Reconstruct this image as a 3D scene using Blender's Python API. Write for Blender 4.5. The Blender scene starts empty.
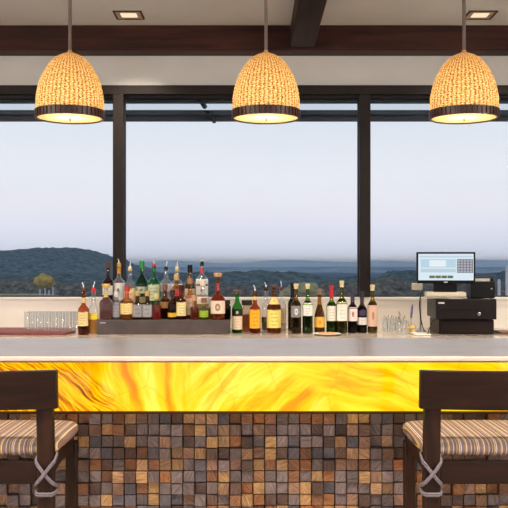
import bpy, bmesh, math, random
from mathutils import Vector, Matrix, noise
random.seed(7)
C = bpy.context.scene.collection
S = bpy.context.scene
F = 850.0; CH = 1.40; HY = 262.0
def X(x, Z): return (x-254)*Z/F
def H(y, Z): return CH+(HY-y)*Z/F

# ------------------------------------------------------------------ materials
MC = {}
def lin(c):
    return tuple((v/12.92 if v <= .04045 else ((v+.055)/1.055)**2.4) for v in [k/255 for k in c[:3]])+(1,)
def newmat(name):
    m = bpy.data.materials.new(name); m.use_nodes = True
    nt = m.node_tree; nt.nodes.clear()
    out = nt.nodes.new('ShaderNodeOutputMaterial')
    return m, nt, out
def N(nt, t, **kw):
    n = nt.nodes.new(t)
    for k, v in kw.items(): setattr(n, k, v)
    return n
def L(nt, a, b): nt.links.new(a, b)
def setramp(r, stops, interp='LINEAR'):
    cr = r.color_ramp; cr.interpolation = interp
    while len(cr.elements) > 1: cr.elements.remove(cr.elements[-1])
    cr.elements[0].position = stops[0][0]; cr.elements[0].color = stops[0][1]
    for p, c in stops[1:]:
        e = cr.elements.new(p); e.color = c
def plain(col, rough=.5, metal=0, spec=.5, var=.06, scale=30, bump=0, emit=0, coat=0):
    key = ('p', col, rough, metal, spec, var, scale, bump, emit, coat)
    if key in MC: return MC[key]
    m, nt, out = newmat('paint')
    b = N(nt, 'ShaderNodeBsdfPrincipled'); L(nt, b.outputs[0], out.inputs[0])
    tc = N(nt, 'ShaderNodeTexCoord'); no = N(nt, 'ShaderNodeTexNoise'); no.inputs['Scale'].default_value = scale
    no.inputs['Detail'].default_value = 4
    L(nt, tc.outputs['Object'], no.inputs['Vector'])
    r = N(nt, 'ShaderNodeValToRGB'); c = lin(col)
    lo = tuple(max(0, v*(1-var*2)) for v in c[:3])+(1,); hi = tuple(min(1, v*(1+var*2)) for v in c[:3])+(1,)
    setramp(r, [(.25, lo), (.75, hi)]); L(nt, no.outputs[0], r.inputs[0]); L(nt, r.outputs[0], b.inputs['Base Color'])
    b.inputs['Roughness'].default_value = rough; b.inputs['Metallic'].default_value = metal
    b.inputs['Specular IOR Level'].default_value = .2 if max(c[:3]) < .05 else spec; b.inputs['Coat Weight'].default_value = coat
    if emit:
        L(nt, r.outputs[0], b.inputs['Emission Color']); b.inputs['Emission Strength'].default_value = emit
    if bump:
        bp = N(nt, 'ShaderNodeBump'); bp.inputs['Strength'].default_value = bump; bp.inputs['Distance'].default_value = .002
        L(nt, no.outputs[0], bp.inputs['Height']); L(nt, bp.outputs[0], b.inputs['Normal'])
    MC[key] = m; return m
def glass(col, edge=.5, rough=.03, haze=0, power=.5):
    key = ('g', col, edge, rough, haze, power)
    if key in MC: return MC[key]
    m, nt, out = newmat('tinted_glass')
    t = N(nt, 'ShaderNodeBsdfTransparent'); g = N(nt, 'ShaderNodeBsdfGlossy'); g.inputs['Roughness'].default_value = rough
    c = lin(col); c = tuple(v**power for v in c[:3])+(1,); t.inputs[0].default_value = c
    g.inputs[0].default_value = tuple(.3+.7*v for v in c[:3])+(1,)
    lw = N(nt, 'ShaderNodeLayerWeight'); lw.inputs[0].default_value = .5
    p = N(nt, 'ShaderNodeMath', operation='POWER'); p.inputs[1].default_value = 2.2
    L(nt, lw.outputs['Facing'], p.inputs[0])
    q = N(nt, 'ShaderNodeMath', operation='MULTIPLY_ADD'); q.inputs[1].default_value = edge; q.inputs[2].default_value = .04
    L(nt, p.outputs[0], q.inputs[0])
    mx = N(nt, 'ShaderNodeMixShader'); L(nt, q.outputs[0], mx.inputs[0]); L(nt, t.outputs[0], mx.inputs[1]); L(nt, g.outputs[0], mx.inputs[2])
    if haze:
        df = N(nt, 'ShaderNodeBsdfDiffuse'); df.inputs[0].default_value = c; tl = N(nt, 'ShaderNodeBsdfTranslucent'); tl.inputs[0].default_value = c
        a_ = N(nt, 'ShaderNodeMixShader'); L(nt, df.outputs[0], a_.inputs[1]); L(nt, tl.outputs[0], a_.inputs[2])
        b_ = N(nt, 'ShaderNodeMixShader'); b_.inputs[0].default_value = haze; L(nt, mx.outputs[0], b_.inputs[1]); L(nt, a_.outputs[0], b_.inputs[2]); mx = b_
    L(nt, mx.outputs[0], out.inputs[0]); MC[key] = m; return m
def paper(col, ink, style=0):
    """a label printed with bands and an emblem (illegible at this size)"""
    key = ('l', col, ink, style)
    if key in MC: return MC[key]
    m, nt, out = newmat('printed_paper')
    b = N(nt, 'ShaderNodeBsdfPrincipled'); b.inputs['Roughness'].default_value = .55; L(nt, b.outputs[0], out.inputs[0])
    uv = N(nt, 'ShaderNodeUVMap'); uv.uv_map = 'uv'
    sp = N(nt, 'ShaderNodeSeparateXYZ'); L(nt, uv.outputs[0], sp.inputs[0])
    # rows of print
    w = N(nt, 'ShaderNodeMath', operation='MULTIPLY'); w.inputs[1].default_value = 5 if style != 2 else 3
    L(nt, sp.outputs[1], w.inputs[0])
    fr = N(nt, 'ShaderNodeMath', operation='FRACT'); L(nt, w.outputs[0], fr.inputs[0])
    gt = N(nt, 'ShaderNodeMath', operation='GREATER_THAN'); gt.inputs[1].default_value = .66; L(nt, fr.outputs[0], gt.inputs[0])
    no = N(nt, 'ShaderNodeTexNoise'); no.inputs['Scale'].default_value = 14; L(nt, uv.outputs[0], no.inputs['Vector'])
    g2 = N(nt, 'ShaderNodeMath', operation='GREATER_THAN'); g2.inputs[1].default_value = .5; L(nt, no.outputs[0], g2.inputs[0])
    cx = N(nt, 'ShaderNodeMath', operation='COMPARE'); cx.inputs[1].default_value = .5; cx.inputs[2].default_value = .2; L(nt, sp.outputs[0], cx.inputs[0])
    a = N(nt, 'ShaderNodeMath', operation='MULTIPLY'); L(nt, gt.outputs[0], a.inputs[0]); L(nt, g2.outputs[0], a.inputs[1])
    a2 = N(nt, 'ShaderNodeMath', operation='MULTIPLY'); L(nt, a.outputs[0], a2.inputs[0]); L(nt, cx.outputs[0], a2.inputs[1])
    f = a2.outputs[0]
    if style in (1, 3):   # round emblem
        vd = N(nt, 'ShaderNodeVectorMath', operation='DISTANCE'); vd.inputs[1].default_value = (.5, .5, 0)
        mp = N(nt, 'ShaderNodeVectorMath', operation='MULTIPLY'); mp.inputs[1].default_value = (2.0, 1, 1)
        ad = N(nt, 'ShaderNodeVectorMath', operation='ADD'); ad.inputs[1].default_value = (-.5, 0, 0)
        L(nt, uv.outputs[0], mp.inputs[0]); L(nt, mp.outputs[0], ad.inputs[0]); L(nt, ad.outputs[0], vd.inputs[0])
        lt = N(nt, 'ShaderNodeMath', operation='COMPARE'); lt.inputs[1].default_value = .2 if style == 1 else 0; lt.inputs[2].default_value = .1 if style == 1 else .2
        L(nt, vd.outputs['Value'], lt.inputs[0]); f = lt.outputs[0]
    mx = N(nt, 'ShaderNodeMix', data_type='RGBA'); mx.inputs[6].default_value = lin(col); mx.inputs[7].default_value = lin(ink)
    sc = N(nt, 'ShaderNodeMath', operation='MULTIPLY'); sc.inputs[1].default_value = .8; L(nt, f, sc.inputs[0])
    L(nt, sc.outputs[0], mx.inputs[0]); L(nt, mx.outputs[2], b.inputs['Base Color']); MC[key] = m; return m
def wood(col, dark, rough=.35, scale=3, axis='X', spec=.2):
    key = ('w', col, dark, rough, scale, axis)
    if key in MC: return MC[key]
    m, nt, out = newmat('stained_wood')
    b = N(nt, 'ShaderNodeBsdfPrincipled'); L(nt, b.outputs[0], out.inputs[0])
    tc = N(nt, 'ShaderNodeTexCoord'); mp = N(nt, 'ShaderNodeMapping'); s = {'X': (1, 12, 12), 'Y': (12, 1, 12), 'Z': (12, 12, 1)}[axis]
    mp.inputs['Scale'].default_value = tuple(scale*v for v in s)
    L(nt, tc.outputs['Object'], mp.inputs[0]); no = N(nt, 'ShaderNodeTexNoise'); no.inputs['Scale'].default_value = 1; no.inputs['Detail'].default_value = 6
    no.inputs['Distortion'].default_value = .6
    L(nt, mp.outputs[0], no.inputs['Vector']); r = N(nt, 'ShaderNodeValToRGB'); setramp(r, [(.3, lin(dark)), (.7, lin(col))])
    L(nt, no.outputs[0], r.inputs[0]); L(nt, r.outputs[0], b.inputs['Base Color']); b.inputs['Roughness'].default_value = rough
    b.inputs['Specular IOR Level'].default_value = spec
    bp = N(nt, 'ShaderNodeBump'); bp.inputs['Strength'].default_value = .15; bp.inputs['Distance'].default_value = .002
    L(nt, no.outputs[0], bp.inputs['Height']); L(nt, bp.outputs[0], b.inputs['Normal']); MC[key] = m; return m
def emis(col, st):
    key = ('e', col, st)
    if key in MC: return MC[key]
    m, nt, out = newmat('light_source'); e = N(nt, 'ShaderNodeEmission'); e.inputs[0].default_value = lin(col); e.inputs[1].default_value = st
    L(nt, e.outputs[0], out.inputs[0]); MC[key] = m; return m

# ------------------------------------------------------------------ mesh helpers
def box(bm, x0, x1, y0, y1, z0, z1, mi=0):
    vs = [bm.verts.new((x, y, z)) for x in (x0, x1) for y in (y0, y1) for z in (z0, z1)]
    fs = [(0,1,3,2),(4,6,7,5),(0,4,5,1),(2,3,7,6),(0,2,6,4),(1,5,7,3)]
    out = []
    for f in fs:
        fc = bm.faces.new([vs[i] for i in f]); fc.material_index = mi; out.append(fc)
    return out
def tube(bm, pts, r, seg=8, cap=True):
    pts = [Vector(p) for p in pts]; rings = []
    rs = r if isinstance(r, (list, tuple)) else [r]*len(pts)
    for i, p in enumerate(pts):
        d = (pts[min(i+1, len(pts)-1)]-pts[max(i-1, 0)]).normalized()
        u = d.cross(Vector((0,0,1)) if abs(d.z) < .9 else Vector((1,0,0))).normalized(); v = d.cross(u)
        rings.append([bm.verts.new(p+(u*math.cos(a)+v*math.sin(a))*rs[i]) for a in [2*math.pi*k/seg for k in range(seg)]])
    for a, b in zip(rings, rings[1:]):
        for k in range(seg): bm.faces.new((a[k], a[(k+1)%seg], b[(k+1)%seg], b[k]))
    if cap:
        bm.faces.new(rings[0][::-1]); bm.faces.new(rings[-1])
def lathe(bm, prof, seg=24, sq=None, off=(0,0,0), capb=True, capt=True):
    rings = []
    for i, (r, z) in enumerate(prof):
        n = sq[i] if sq else 2
        ring = []
        for k in range(seg):
            a = 2*math.pi*(k+.5)/seg; c, s = math.cos(a), math.sin(a)
            d = 1 if n == 2 else 1/((abs(c)**n+abs(s)**n)**(1/n))
            ring.append(bm.verts.new((off[0]+r*d*c, off[1]+r*d*s, off[2]+z)))
        rings.append(ring)
    for a, b in zip(rings, rings[1:]):
        for k in range(seg): bm.faces.new((a[k], a[(k+1)%seg], b[(k+1)%seg], b[k]))
    if capb: bm.faces.new(rings[0][::-1])
    if capt: bm.faces.new(rings[-1])
def prism(bm, pts, y0, y1):
    a = [bm.verts.new((p[0], y0, p[1])) for p in pts]; b = [bm.verts.new((p[0], y1, p[1])) for p in pts]
    bm.faces.new(a); bm.faces.new(b[::-1]); n = len(pts)
    for i in range(n): bm.faces.new((a[i], b[i], b[(i+1)%n], a[(i+1)%n]))
def obj(name, bm, mats, parent=None, loc=(0,0,0), bevel=0, smooth=None, seg=2):
    bmesh.ops.recalc_face_normals(bm, faces=bm.faces)
    me = bpy.data.meshes.new(name); bm.to_mesh(me); bm.free()
    if not isinstance(mats, (list, tuple)): mats = [mats]
    for m in mats: me.materials.append(m)
    if smooth is not None:
        for p in me.polygons: p.use_smooth = True
        me.set_sharp_from_angle(angle=math.radians(smooth))
    o = bpy.data.objects.new(name, me); C.objects.link(o); o.location = loc
    if parent: o.parent = parent
    if bevel:
        md = o.modifiers.new('bevel', 'BEVEL'); md.width = bevel; md.segments = seg; md.limit_method = 'ANGLE'
    return o
def bo(name, dims, mats, parent=None, bevel=0, loc=(0,0,0), seg=2):
    bm = bmesh.new(); box(bm, *dims); return obj(name, bm, mats, parent, loc, bevel, seg=seg)
def tag(o, label, cat, group=None, kind=None):
    if label: o['label'] = label
    if cat: o['category'] = cat
    if group: o['group'] = group
    if kind: o['kind'] = kind
    return o
def thing(name, label, cat, loc=(0,0,0), rz=0, group=None):
    o = bpy.data.objects.new(name, None); C.objects.link(o); o.location = loc; o.rotation_euler = (0,0,rz); o.empty_display_size = .1
    return tag(o, label, cat, group)
def struct(o, label=None):
    o['kind'] = 'structure'
    if label: o['label'] = label
    return o
def copy_tree(o, parent=None):
    c = o.copy(); C.objects.link(c)
    if parent: c.parent = parent
    for ch in list(o.children): copy_tree(ch, c)
    return c

# ------------------------------------------------------------------ room
CEIL = 2.933
WZ = 5.65            # inner face of the window wall
wallm = plain((206,203,198), .8, var=.02, scale=4, bump=.1)
ceilm = plain((214,210,203), .85, var=.02, scale=4)
framem = plain((38,31,29), .5, var=.1)
beamm = wood((70,37,26), (34,17,13), .55, 2, 'X')
beamm2 = wood((58,40,32), (32,21,17), .55, 2, 'Y')
struct(bo('floor', (-5, 5, -3.5, 5.65, -.05, 0), plain((176,156,134), .45, var=.08, scale=3)))
struct(bo('ceiling', (-5, 5, -3.5, 5.9, CEIL, CEIL+.1), ceilm))
struct(bo('wall_left', (-5.1, -5, -3.5, 5.9, 0, CEIL), wallm))
struct(bo('wall_right', (5, 5.1, -3.5, 5.9, 0, CEIL), wallm))
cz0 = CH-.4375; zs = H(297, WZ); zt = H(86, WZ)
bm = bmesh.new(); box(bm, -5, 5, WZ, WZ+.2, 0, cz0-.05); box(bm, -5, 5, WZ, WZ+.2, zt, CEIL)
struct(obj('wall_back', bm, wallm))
struct(bo('trim_7', (-5, 5, WZ, WZ+.2, cz0-.05, zs-.02), plain((248,242,234), .4, var=.01, scale=4)), 'wall strip between the back counter and the windows, coloured lighter for its glow')  # split off the wall and lightened to imitate the glow under the windows
bo_ = bo('trim_1', (-5, 5, WZ-.012, WZ+.2, zs-.02, zs), plain((235,232,226), .35, var=.02), bevel=.004); struct(bo_, 'white stone window sill')
# dark horizontal ceiling beam against the wall, and the beam running back over the bar
struct(bo('trim_2', (-5, 5, 5.5, WZ, H(50.5, 5.5), CEIL), beamm, bevel=.006), 'dark wooden beam along the top of the window wall')
struct(bo('trim_3', (X(290.5,5.5), X(314,5.5), -3.5, 5.49, H(48,5.5), CEIL), beamm2, bevel=.006), 'dark wooden ceiling beam running over the bar')
# header and mullions
fz0, fz1 = WZ-.03, WZ+.09
struct(bo('trim_4', (-5, 5, fz0, fz1, H(95,WZ), zt), framem, bevel=.003), 'dark metal window header')
mull = [(113.5,124), (359,370)]
k = 5
for a, b in mull:
    struct(bo('trim_%d' % k, (X(a,WZ), X(b,WZ), fz0, fz1, zs, H(95,WZ)), framem, bevel=.003), 'dark metal window mullion'); k += 1
glassm, nt, out = newmat('window_glass')
t_ = N(nt, 'ShaderNodeBsdfTransparent'); t_.inputs[0].default_value = (.985,.99,1,1); g_ = N(nt, 'ShaderNodeBsdfGlossy'); g_.inputs['Roughness'].default_value = 0
m_ = N(nt, 'ShaderNodeMixShader'); m_.inputs[0].default_value = .008; L(nt, t_.outputs[0], m_.inputs[1]); L(nt, g_.outputs[0], m_.inputs[2]); L(nt, m_.outputs[0], out.inputs[0])
spans = [(-4.98, X(113.5,WZ)), (X(124,WZ), X(359,WZ)), (X(370,WZ), 4.98)]
for i, (a, b) in enumerate(spans):
    bm = bmesh.new(); w = .018; t = H(95,WZ)
    box(bm, a, b, WZ+.02, WZ+.07, t-w, t); box(bm, a, b, WZ+.02, WZ+.07, zs, zs+.008)
    box(bm, a, a+w*.2, WZ+.02, WZ+.07, zs+.008, t-w); box(bm, b-w*.2, b, WZ+.02, WZ+.07, zs+.008, t-w)
    wf = struct(obj('window_%d' % (i+1), bm, framem))
    bo('window_pane', (a+w*.2, b-w*.2, WZ+.042, WZ+.05, zs+.008, t-w), glassm, wf)

# downlights: square recessed, two in view, the rest added out of view as fill light
def downlight(x, y, label, power, first=False, col=(1,.86,.7)):
    t = thing('downlight', label, 'ceiling light', (x, y, CEIL), 0, 'square recessed downlights')
    a, b = .088, .078
    bm = bmesh.new()
    for (x0,x1,y0,y1) in ((-a,a,-a,-b),(-a,a,b,a),(-a,-b,-b,b),(b,a,-b,b)): box(bm, x0,x1,y0,y1,-.006,-.0005)
    obj('trim_ring', bm, plain((60,50,46), .4, var=.05), t)
    bo('reflector', (-b,b,-b,b,-.003,-.0005), plain((206,176,146), .4, metal=0, var=.1, scale=40), t)
    bo('lamp', (-.05,.05,-.045,.045,-.0045,-.0032), emis((255,226,190), .95), t, .001)
    ld = bpy.data.lights.new('downlight_beam', 'SPOT'); ld.energy = power; ld.color = col; ld.spot_size = math.radians(110); ld.spot_blend = .8; ld.shadow_soft_size = .05
    lo = bpy.data.objects.new('downlight_beam', ld); C.objects.link(lo); lo.location = (0,0,-.02); lo.parent = t
DL = [(X(129,5.27), 5.27, 'square recessed downlight in the ceiling above the left window', 90),
      (X(480,5.27), 5.27, 'square recessed downlight in the ceiling above the right window', 90)]
for (x, y, l, p) in DL: downlight(x, y, l, p)
for x in (-2.2, -.8, .9, 2.2):
    downlight(x, 1.5, 'added unseen fill downlight in the ceiling over the guests side', 230)
for x in (-1.5, -.45, .75, 1.8):
    downlight(x, 3.9, 'added unseen fill downlight in the ceiling over the aisle', 90)
for x in (-1.2, 1.2):
    downlight(x, -.8, 'added unseen fill downlight in the ceiling at the guests end', 90)

def globe(x, y, label, power):  # added out-of-view fill lamps that brighten the ceiling and bar
    t = thing('fill_globe', label, 'pendant lamp', (x, y, 2.2), 0, 'added fill globes over the guests side')
    bm = bmesh.new(); bmesh.ops.create_icosphere(bm, subdivisions=3, radius=.17); obj('globe', bm, emis((255,236,214), 2.5), t, smooth=60)
    bm = bmesh.new(); tube(bm, [(0,0,.171), (0,0,CEIL-2.2-.001)], .006, 8); obj('stem', bm, plain((60,52,48), .4), t)
    bm = bmesh.new(); lathe(bm, [(.012,CEIL-2.2-.03),(.05,CEIL-2.2-.022),(.055,CEIL-2.2-.0005)], 24); obj('ceiling_canopy', bm, plain((60,52,48), .4), t)
    for sz in (-.24,):
        ld = bpy.data.lights.new('fill_glow', 'POINT'); ld.energy = power; ld.color = (1,.93,.85); ld.shadow_soft_size = .17
        lo = bpy.data.objects.new('fill_glow', ld); C.objects.link(lo); lo.location = (0,0,-.36); lo.parent = t
for x, y in ((-4.1, -.6), (4.1, -.6), (-4.5, -2.6), (4.5, -2.6), (-3.5, 1.2), (3.5, 1.2)):
    globe(x, y, 'added unseen fill globe hanging over the guests side', 84)

# ------------------------------------------------------------------ bar
bar = thing('bar_counter', 'long bar with grey marble top, glowing yellow onyx band and mosaic of wooden blocks', 'bar counter', (0, 2.9, 0))
def bl(name, dims, m, bevel=0, seg=2, par=bar):
    d = list(dims); d[2] -= 2.9; d[3] -= 2.9
    return bo(name, d, m, par, bevel, seg=seg)
def marble():
    m, nt, out = newmat('marble'); b = N(nt, 'ShaderNodeBsdfPrincipled'); L(nt, b.outputs[0], out.inputs[0])
    tc = N(nt, 'ShaderNodeTexCoord'); mp = N(nt, 'ShaderNodeMapping'); mp.inputs['Scale'].default_value = (1.2, 3, 3)
    L(nt, tc.outputs['Object'], mp.inputs[0]); no = N(nt, 'ShaderNodeTexNoise'); no.inputs['Scale'].default_value = 2.5; no.inputs['Detail'].default_value = 8; no.inputs['Distortion'].default_value = 1.2
    L(nt, mp.outputs[0], no.inputs['Vector']); r = N(nt, 'ShaderNodeValToRGB')
    setramp(r, [(.3, lin((104,97,95))), (.5, lin((132,124,121))), (.7, lin((114,103,99)))])
    L(nt, no.outputs[0], r.inputs[0]); L(nt, r.outputs[0], b.inputs['Base Color']); b.inputs['Roughness'].default_value = .28; return m
mar = marble()
bl('lip_highlight', (-3.2, 3.2, 2.694, 2.712, H(361.2,2.70), H(356.6,2.70)), plain((206,194,184), .3, var=.03, scale=10), .004, 4)  # bar lip coloured paler, its bright highlight put into the colour
bl('bar_top', (-3.2, 3.2, 2.7125, 3.365, H(363.3,2.70), H(356.8,2.70)), mar, .009, 4)
zo = H(411, 2.9)
def onyx():
    m, nt, out = newmat('backlit_onyx')
    tc = N(nt, 'ShaderNodeTexCoord')
    sp = N(nt, 'ShaderNodeSeparateXYZ'); L(nt, tc.outputs['Object'], sp.inputs[0])
    # warp
    wn = N(nt, 'ShaderNodeTexNoise'); wn.inputs['Scale'].default_value = 3.5; wn.inputs['Detail'].default_value = 3; L(nt, tc.outputs['Object'], wn.inputs['Vector'])
    ws = N(nt, 'ShaderNodeVectorMath', operation='MULTIPLY_ADD'); ws.inputs[1].default_value = (.12,.0,.12); L(nt, wn.outputs['Color'], ws.inputs[0]); L(nt, tc.outputs['Object'], ws.inputs[2])
    def stripes(rot, sc, detail, sy=.12):
        mp = N(nt, 'ShaderNodeMapping', vector_type='TEXTURE'); mp.inputs['Rotation'].default_value = (0, rot, 0)
        mp.inputs['Scale'].default_value = (1/ (sc*sy), 1, 1/sc); L(nt, ws.outputs[0], mp.inputs[0])
        n = N(nt, 'ShaderNodeTexNoise'); n.inputs['Scale'].default_value = 1; n.inputs['Detail'].default_value = detail; n.inputs['Roughness'].default_value = .6
        L(nt, mp.outputs[0], n.inputs['Vector']); return n.outputs[0]
    def mixf(f, a, b):
        x = N(nt, 'ShaderNodeMix', data_type='RGBA'); L(nt, f, x.inputs[0]); L(nt, a, x.inputs[6]); L(nt, b, x.inputs[7]); return x.outputs[2]
    def ramp(v, stops):
        r = N(nt, 'ShaderNodeValToRGB'); setramp(r, [(p, lin(c)) for p, c in stops]); L(nt, v, r.inputs[0]); return r.outputs[0]
    def smooth(v, a, b):
        n = N(nt, 'ShaderNodeMapRange', interpolation_type='SMOOTHSTEP'); n.inputs[1].default_value = a; n.inputs[2].default_value = b; L(nt, v, n.inputs[0]); return n.outputs[0]
    Y0, Y1, OR, AM, BR = (255,238,80), (255,214,10), (255,184,0), (240,140,0), (120,52,8)
    left = ramp(stripes(math.radians(38), 46, 5, .07), [(.34, BR), (.41, AM), (.46, OR), (.51, Y1), (.56, AM), (.585, (150,70,8)), (.61, AM), (.66, Y1)])
    mid = ramp(stripes(math.radians(-42), 16, 4, .14), [(.3, AM), (.42, OR), (.5, Y1), (.62, Y0), (.75, OR)])
    vert = ramp(stripes(math.radians(80), 14, 3, .14), [(.33, AM), (.42, OR), (.5, Y1), (.6, Y0)])
    right = ramp(stripes(math.radians(14), 20, 4, .12), [(.3, AM), (.42, OR), (.5, Y1), (.66, (255,236,50)), (.75, OR)])
    sx = N(nt, 'ShaderNodeSeparateXYZ'); L(nt, ws.outputs[0], sx.inputs[0])
    # region borders lean with the veins
    ln = N(nt, 'ShaderNodeMath', operation='MULTIPLY_ADD'); ln.inputs[1].default_value = 1.1; L(nt, sx.outputs[2], ln.inputs[0]); L(nt, sx.outputs[0], ln.inputs[2])
    zc = 1.1*(zo+.08)
    c = mixf(smooth(ln.outputs[0], zc-.46+.06, zc-.40+.06), left, vert)
    c = mixf(smooth(sx.outputs[0], -.28+.06, -.16+.06), c, mid)
    c = mixf(smooth(ln.outputs[0], zc+.22+.06, zc+.30+.06), c, right)
    # fine cracks
    vo = N(nt, 'ShaderNodeTexVoronoi', feature='DISTANCE_TO_EDGE'); vo.inputs['Scale'].default_value = 4.5; L(nt, ws.outputs[0], vo.inputs['Vector'])
    cr = N(nt, 'ShaderNodeMapRange'); cr.inputs[1].default_value = 0; cr.inputs[2].default_value = .022; cr.inputs[3].default_value = .22; cr.inputs[4].default_value = 0; L(nt, vo.outputs[0], cr.inputs[0])
    am = N(nt, 'ShaderNodeRGB'); am.outputs[0].default_value = lin((235,140,0)); c = mixf(cr.outputs[0], c, am.outputs[0])
    e = N(nt, 'ShaderNodeEmission'); L(nt, c, e.inputs[0]); e.inputs[1].default_value = 1.05
    g = N(nt, 'ShaderNodeBsdfGlossy'); g.inputs['Roughness'].default_value = .1; g.inputs[0].default_value = (.04,.04,.04,1)
    a = N(nt, 'ShaderNodeAddShader'); L(nt, e.outputs[0], a.inputs[0]); L(nt, g.outputs[0], a.inputs[1]); L(nt, a.outputs[0], out.inputs[0]); return m
bl('onyx_panel', (-3.1, 3.1, 2.90, 2.92, zo, H(363.3,2.70)-.001), onyx(), .001)
bl('metal_trim', (-3.1, 3.1, 2.885, 2.925, zo-.008, zo-.0005), plain((70,42,30), .35, metal=.6, var=.1), .001)
bl('bar_body', (-3.1, 3.1, 2.985, 3.33, 0, H(363.3,2.70)-.001), plain((12,10,9), .8), 0)
# mosaic of wooden blocks: one mesh
def blockmat():
    m, nt, out = newmat('reclaimed_wood_blocks'); b = N(nt, 'ShaderNodeBsdfPrincipled'); L(nt, b.outputs[0], out.inputs[0])
    at = N(nt, 'ShaderNodeAttribute'); at.attribute_name = 'tint'; ar = N(nt, 'ShaderNodeAttribute'); ar.attribute_name = 'rnd'
    tc = N(nt, 'ShaderNodeTexCoord')
    sp = N(nt, 'ShaderNodeSeparateColor'); L(nt, ar.outputs['Color'], sp.inputs[0])
    off = N(nt, 'ShaderNodeVectorMath', operation='MULTIPLY_ADD'); off.inputs[1].default_value = (9,9,9); L(nt, ar.outputs['Color'], off.inputs[0]); L(nt, tc.outputs['Object'], off.inputs[2])
    rot = N(nt, 'ShaderNodeVectorRotate', rotation_type='Y_AXIS'); L(nt, off.outputs[0], rot.inputs['Vector'])
    an = N(nt, 'ShaderNodeMath', operation='MULTIPLY'); an.inputs[1].default_value = 3.1; L(nt, sp.outputs[2], an.inputs[0]); L(nt, an.outputs[0], rot.inputs['Angle'])
    mp = N(nt, 'ShaderNodeMapping'); mp.inputs['Scale'].default_value = (30, 120, 260); L(nt, rot.outputs[0], mp.inputs[0])
    no = N(nt, 'ShaderNodeTexNoise'); no.inputs['Scale'].default_value = 1; no.inputs['Detail'].default_value = 5; no.inputs['Roughness'].default_value = .65; L(nt, mp.outputs[0], no.inputs['Vector'])
    mr = N(nt, 'ShaderNodeMapRange'); mr.inputs[1].default_value = .3; mr.inputs[2].default_value = .7; mr.inputs[3].default_value = .35; mr.inputs[4].default_value = 1.7; L(nt, no.outputs[0], mr.inputs[0])
    mu = N(nt, 'ShaderNodeVectorMath', operation='SCALE'); L(nt, at.outputs['Color'], mu.inputs[0]); L(nt, mr.outputs[0], mu.inputs['Scale'])
    L(nt, mu.outputs[0], b.inputs['Base Color']); b.inputs['Roughness'].default_value = .55; b.inputs['Specular IOR Level'].default_value = .35
    bp = N(nt, 'ShaderNodeBump'); bp.inputs['Strength'].default_value = .5; bp.inputs['Distance'].default_value = .002; L(nt, no.outputs[0], bp.inputs['Height']); L(nt, bp.outputs[0], b.inputs['Normal'])
    return m
bm = bmesh.new()
tint = bm.loops.layers.float_color.new('tint'); rn = bm.loops.layers.float_color.new('rnd')
pal = [((140,98,72),3), ((134,118,118),4), ((190,150,104),2), ((108,84,76),2), ((122,108,108),4), ((160,108,70),2), ((92,72,66),2), ((150,116,98),3), ((172,136,104),2), ((104,98,106),2)]
pl = [c for c, w in pal for _ in range(w)]
pitch = .0407; zt0 = zo-.0165
ncol = 150; nrow = int(zt0/pitch)
x0 = X(78.5, 2.965)-60*pitch
def lin3(c): return lin(c)
for r in range(nrow+1):
    for c in range(ncol):
        xa = x0+c*pitch; xb = xa+pitch-.003
        if xa < -3.1 or xb > 3.1: continue
        z1 = zt0-r*pitch+(.006 if False else 0); z0 = max(.0, z1-pitch+.003)
        if z1-z0 < .005: continue
        d = random.choice((0, .004, .009, .015, .021))
        j = random.uniform(-.0008, .0008)
        col = random.choice(pl); v = random.uniform(.7, 1.3)
        lc = [.72*q for q in lin(col)[:3]]; colr = (lc[0]*v, lc[1]*v, lc[2]*v, 1); rr = (random.random(), random.random(), random.random(), 1)
        yf = 2.972-2.9-.006-d
        e = .0012
        # chamfered front
        b4 = [(xa, z0), (xb, z0), (xb, z1), (xa, z1)]; i4 = [(xa+e, z0+e), (xb-e, z0+e), (xb-e, z1-e), (xa+e, z1-e)]
        bk = [bm.verts.new((p[0]+j, 2.984-2.9, p[1])) for p in b4]; md = [bm.verts.new((p[0]+j, yf+e, p[1])) for p in b4]; fr = [bm.verts.new((p[0]+j, yf, p[1])) for p in i4]
        fs = [bm.faces.new(fr)]
        for q in range(4):
            n = (q+1) % 4
            fs.append(bm.faces.new((fr[q], fr[n], md[n], md[q]))); fs.append(bm.faces.new((md[q], md[n], bk[n], bk[q])))
        for f in fs:
            for lp in f.loops: lp[tint] = colr; lp[rn] = rr
o = obj('wood_block_mosaic', bm, blockmat(), bar)

# ------------------------------------------------------------------ back counter
cz = CH-.4375
bc = thing('back_counter', 'long pale glossy counter running under the windows', 'counter', (0, 5.2, 0))
ctm = plain((196,184,172), .12, var=.05, scale=8)
bo('worktop', (-4.9, 4.9, 4.85-5.2, WZ-5.2, cz-.03, cz), ctm, bc, .004)
bo('cabinet_base', (-4.9, 4.9, 4.9-5.2, WZ-5.2, 0, cz-.031), wood((90,60,44), (60,40,30)), bc)

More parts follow.
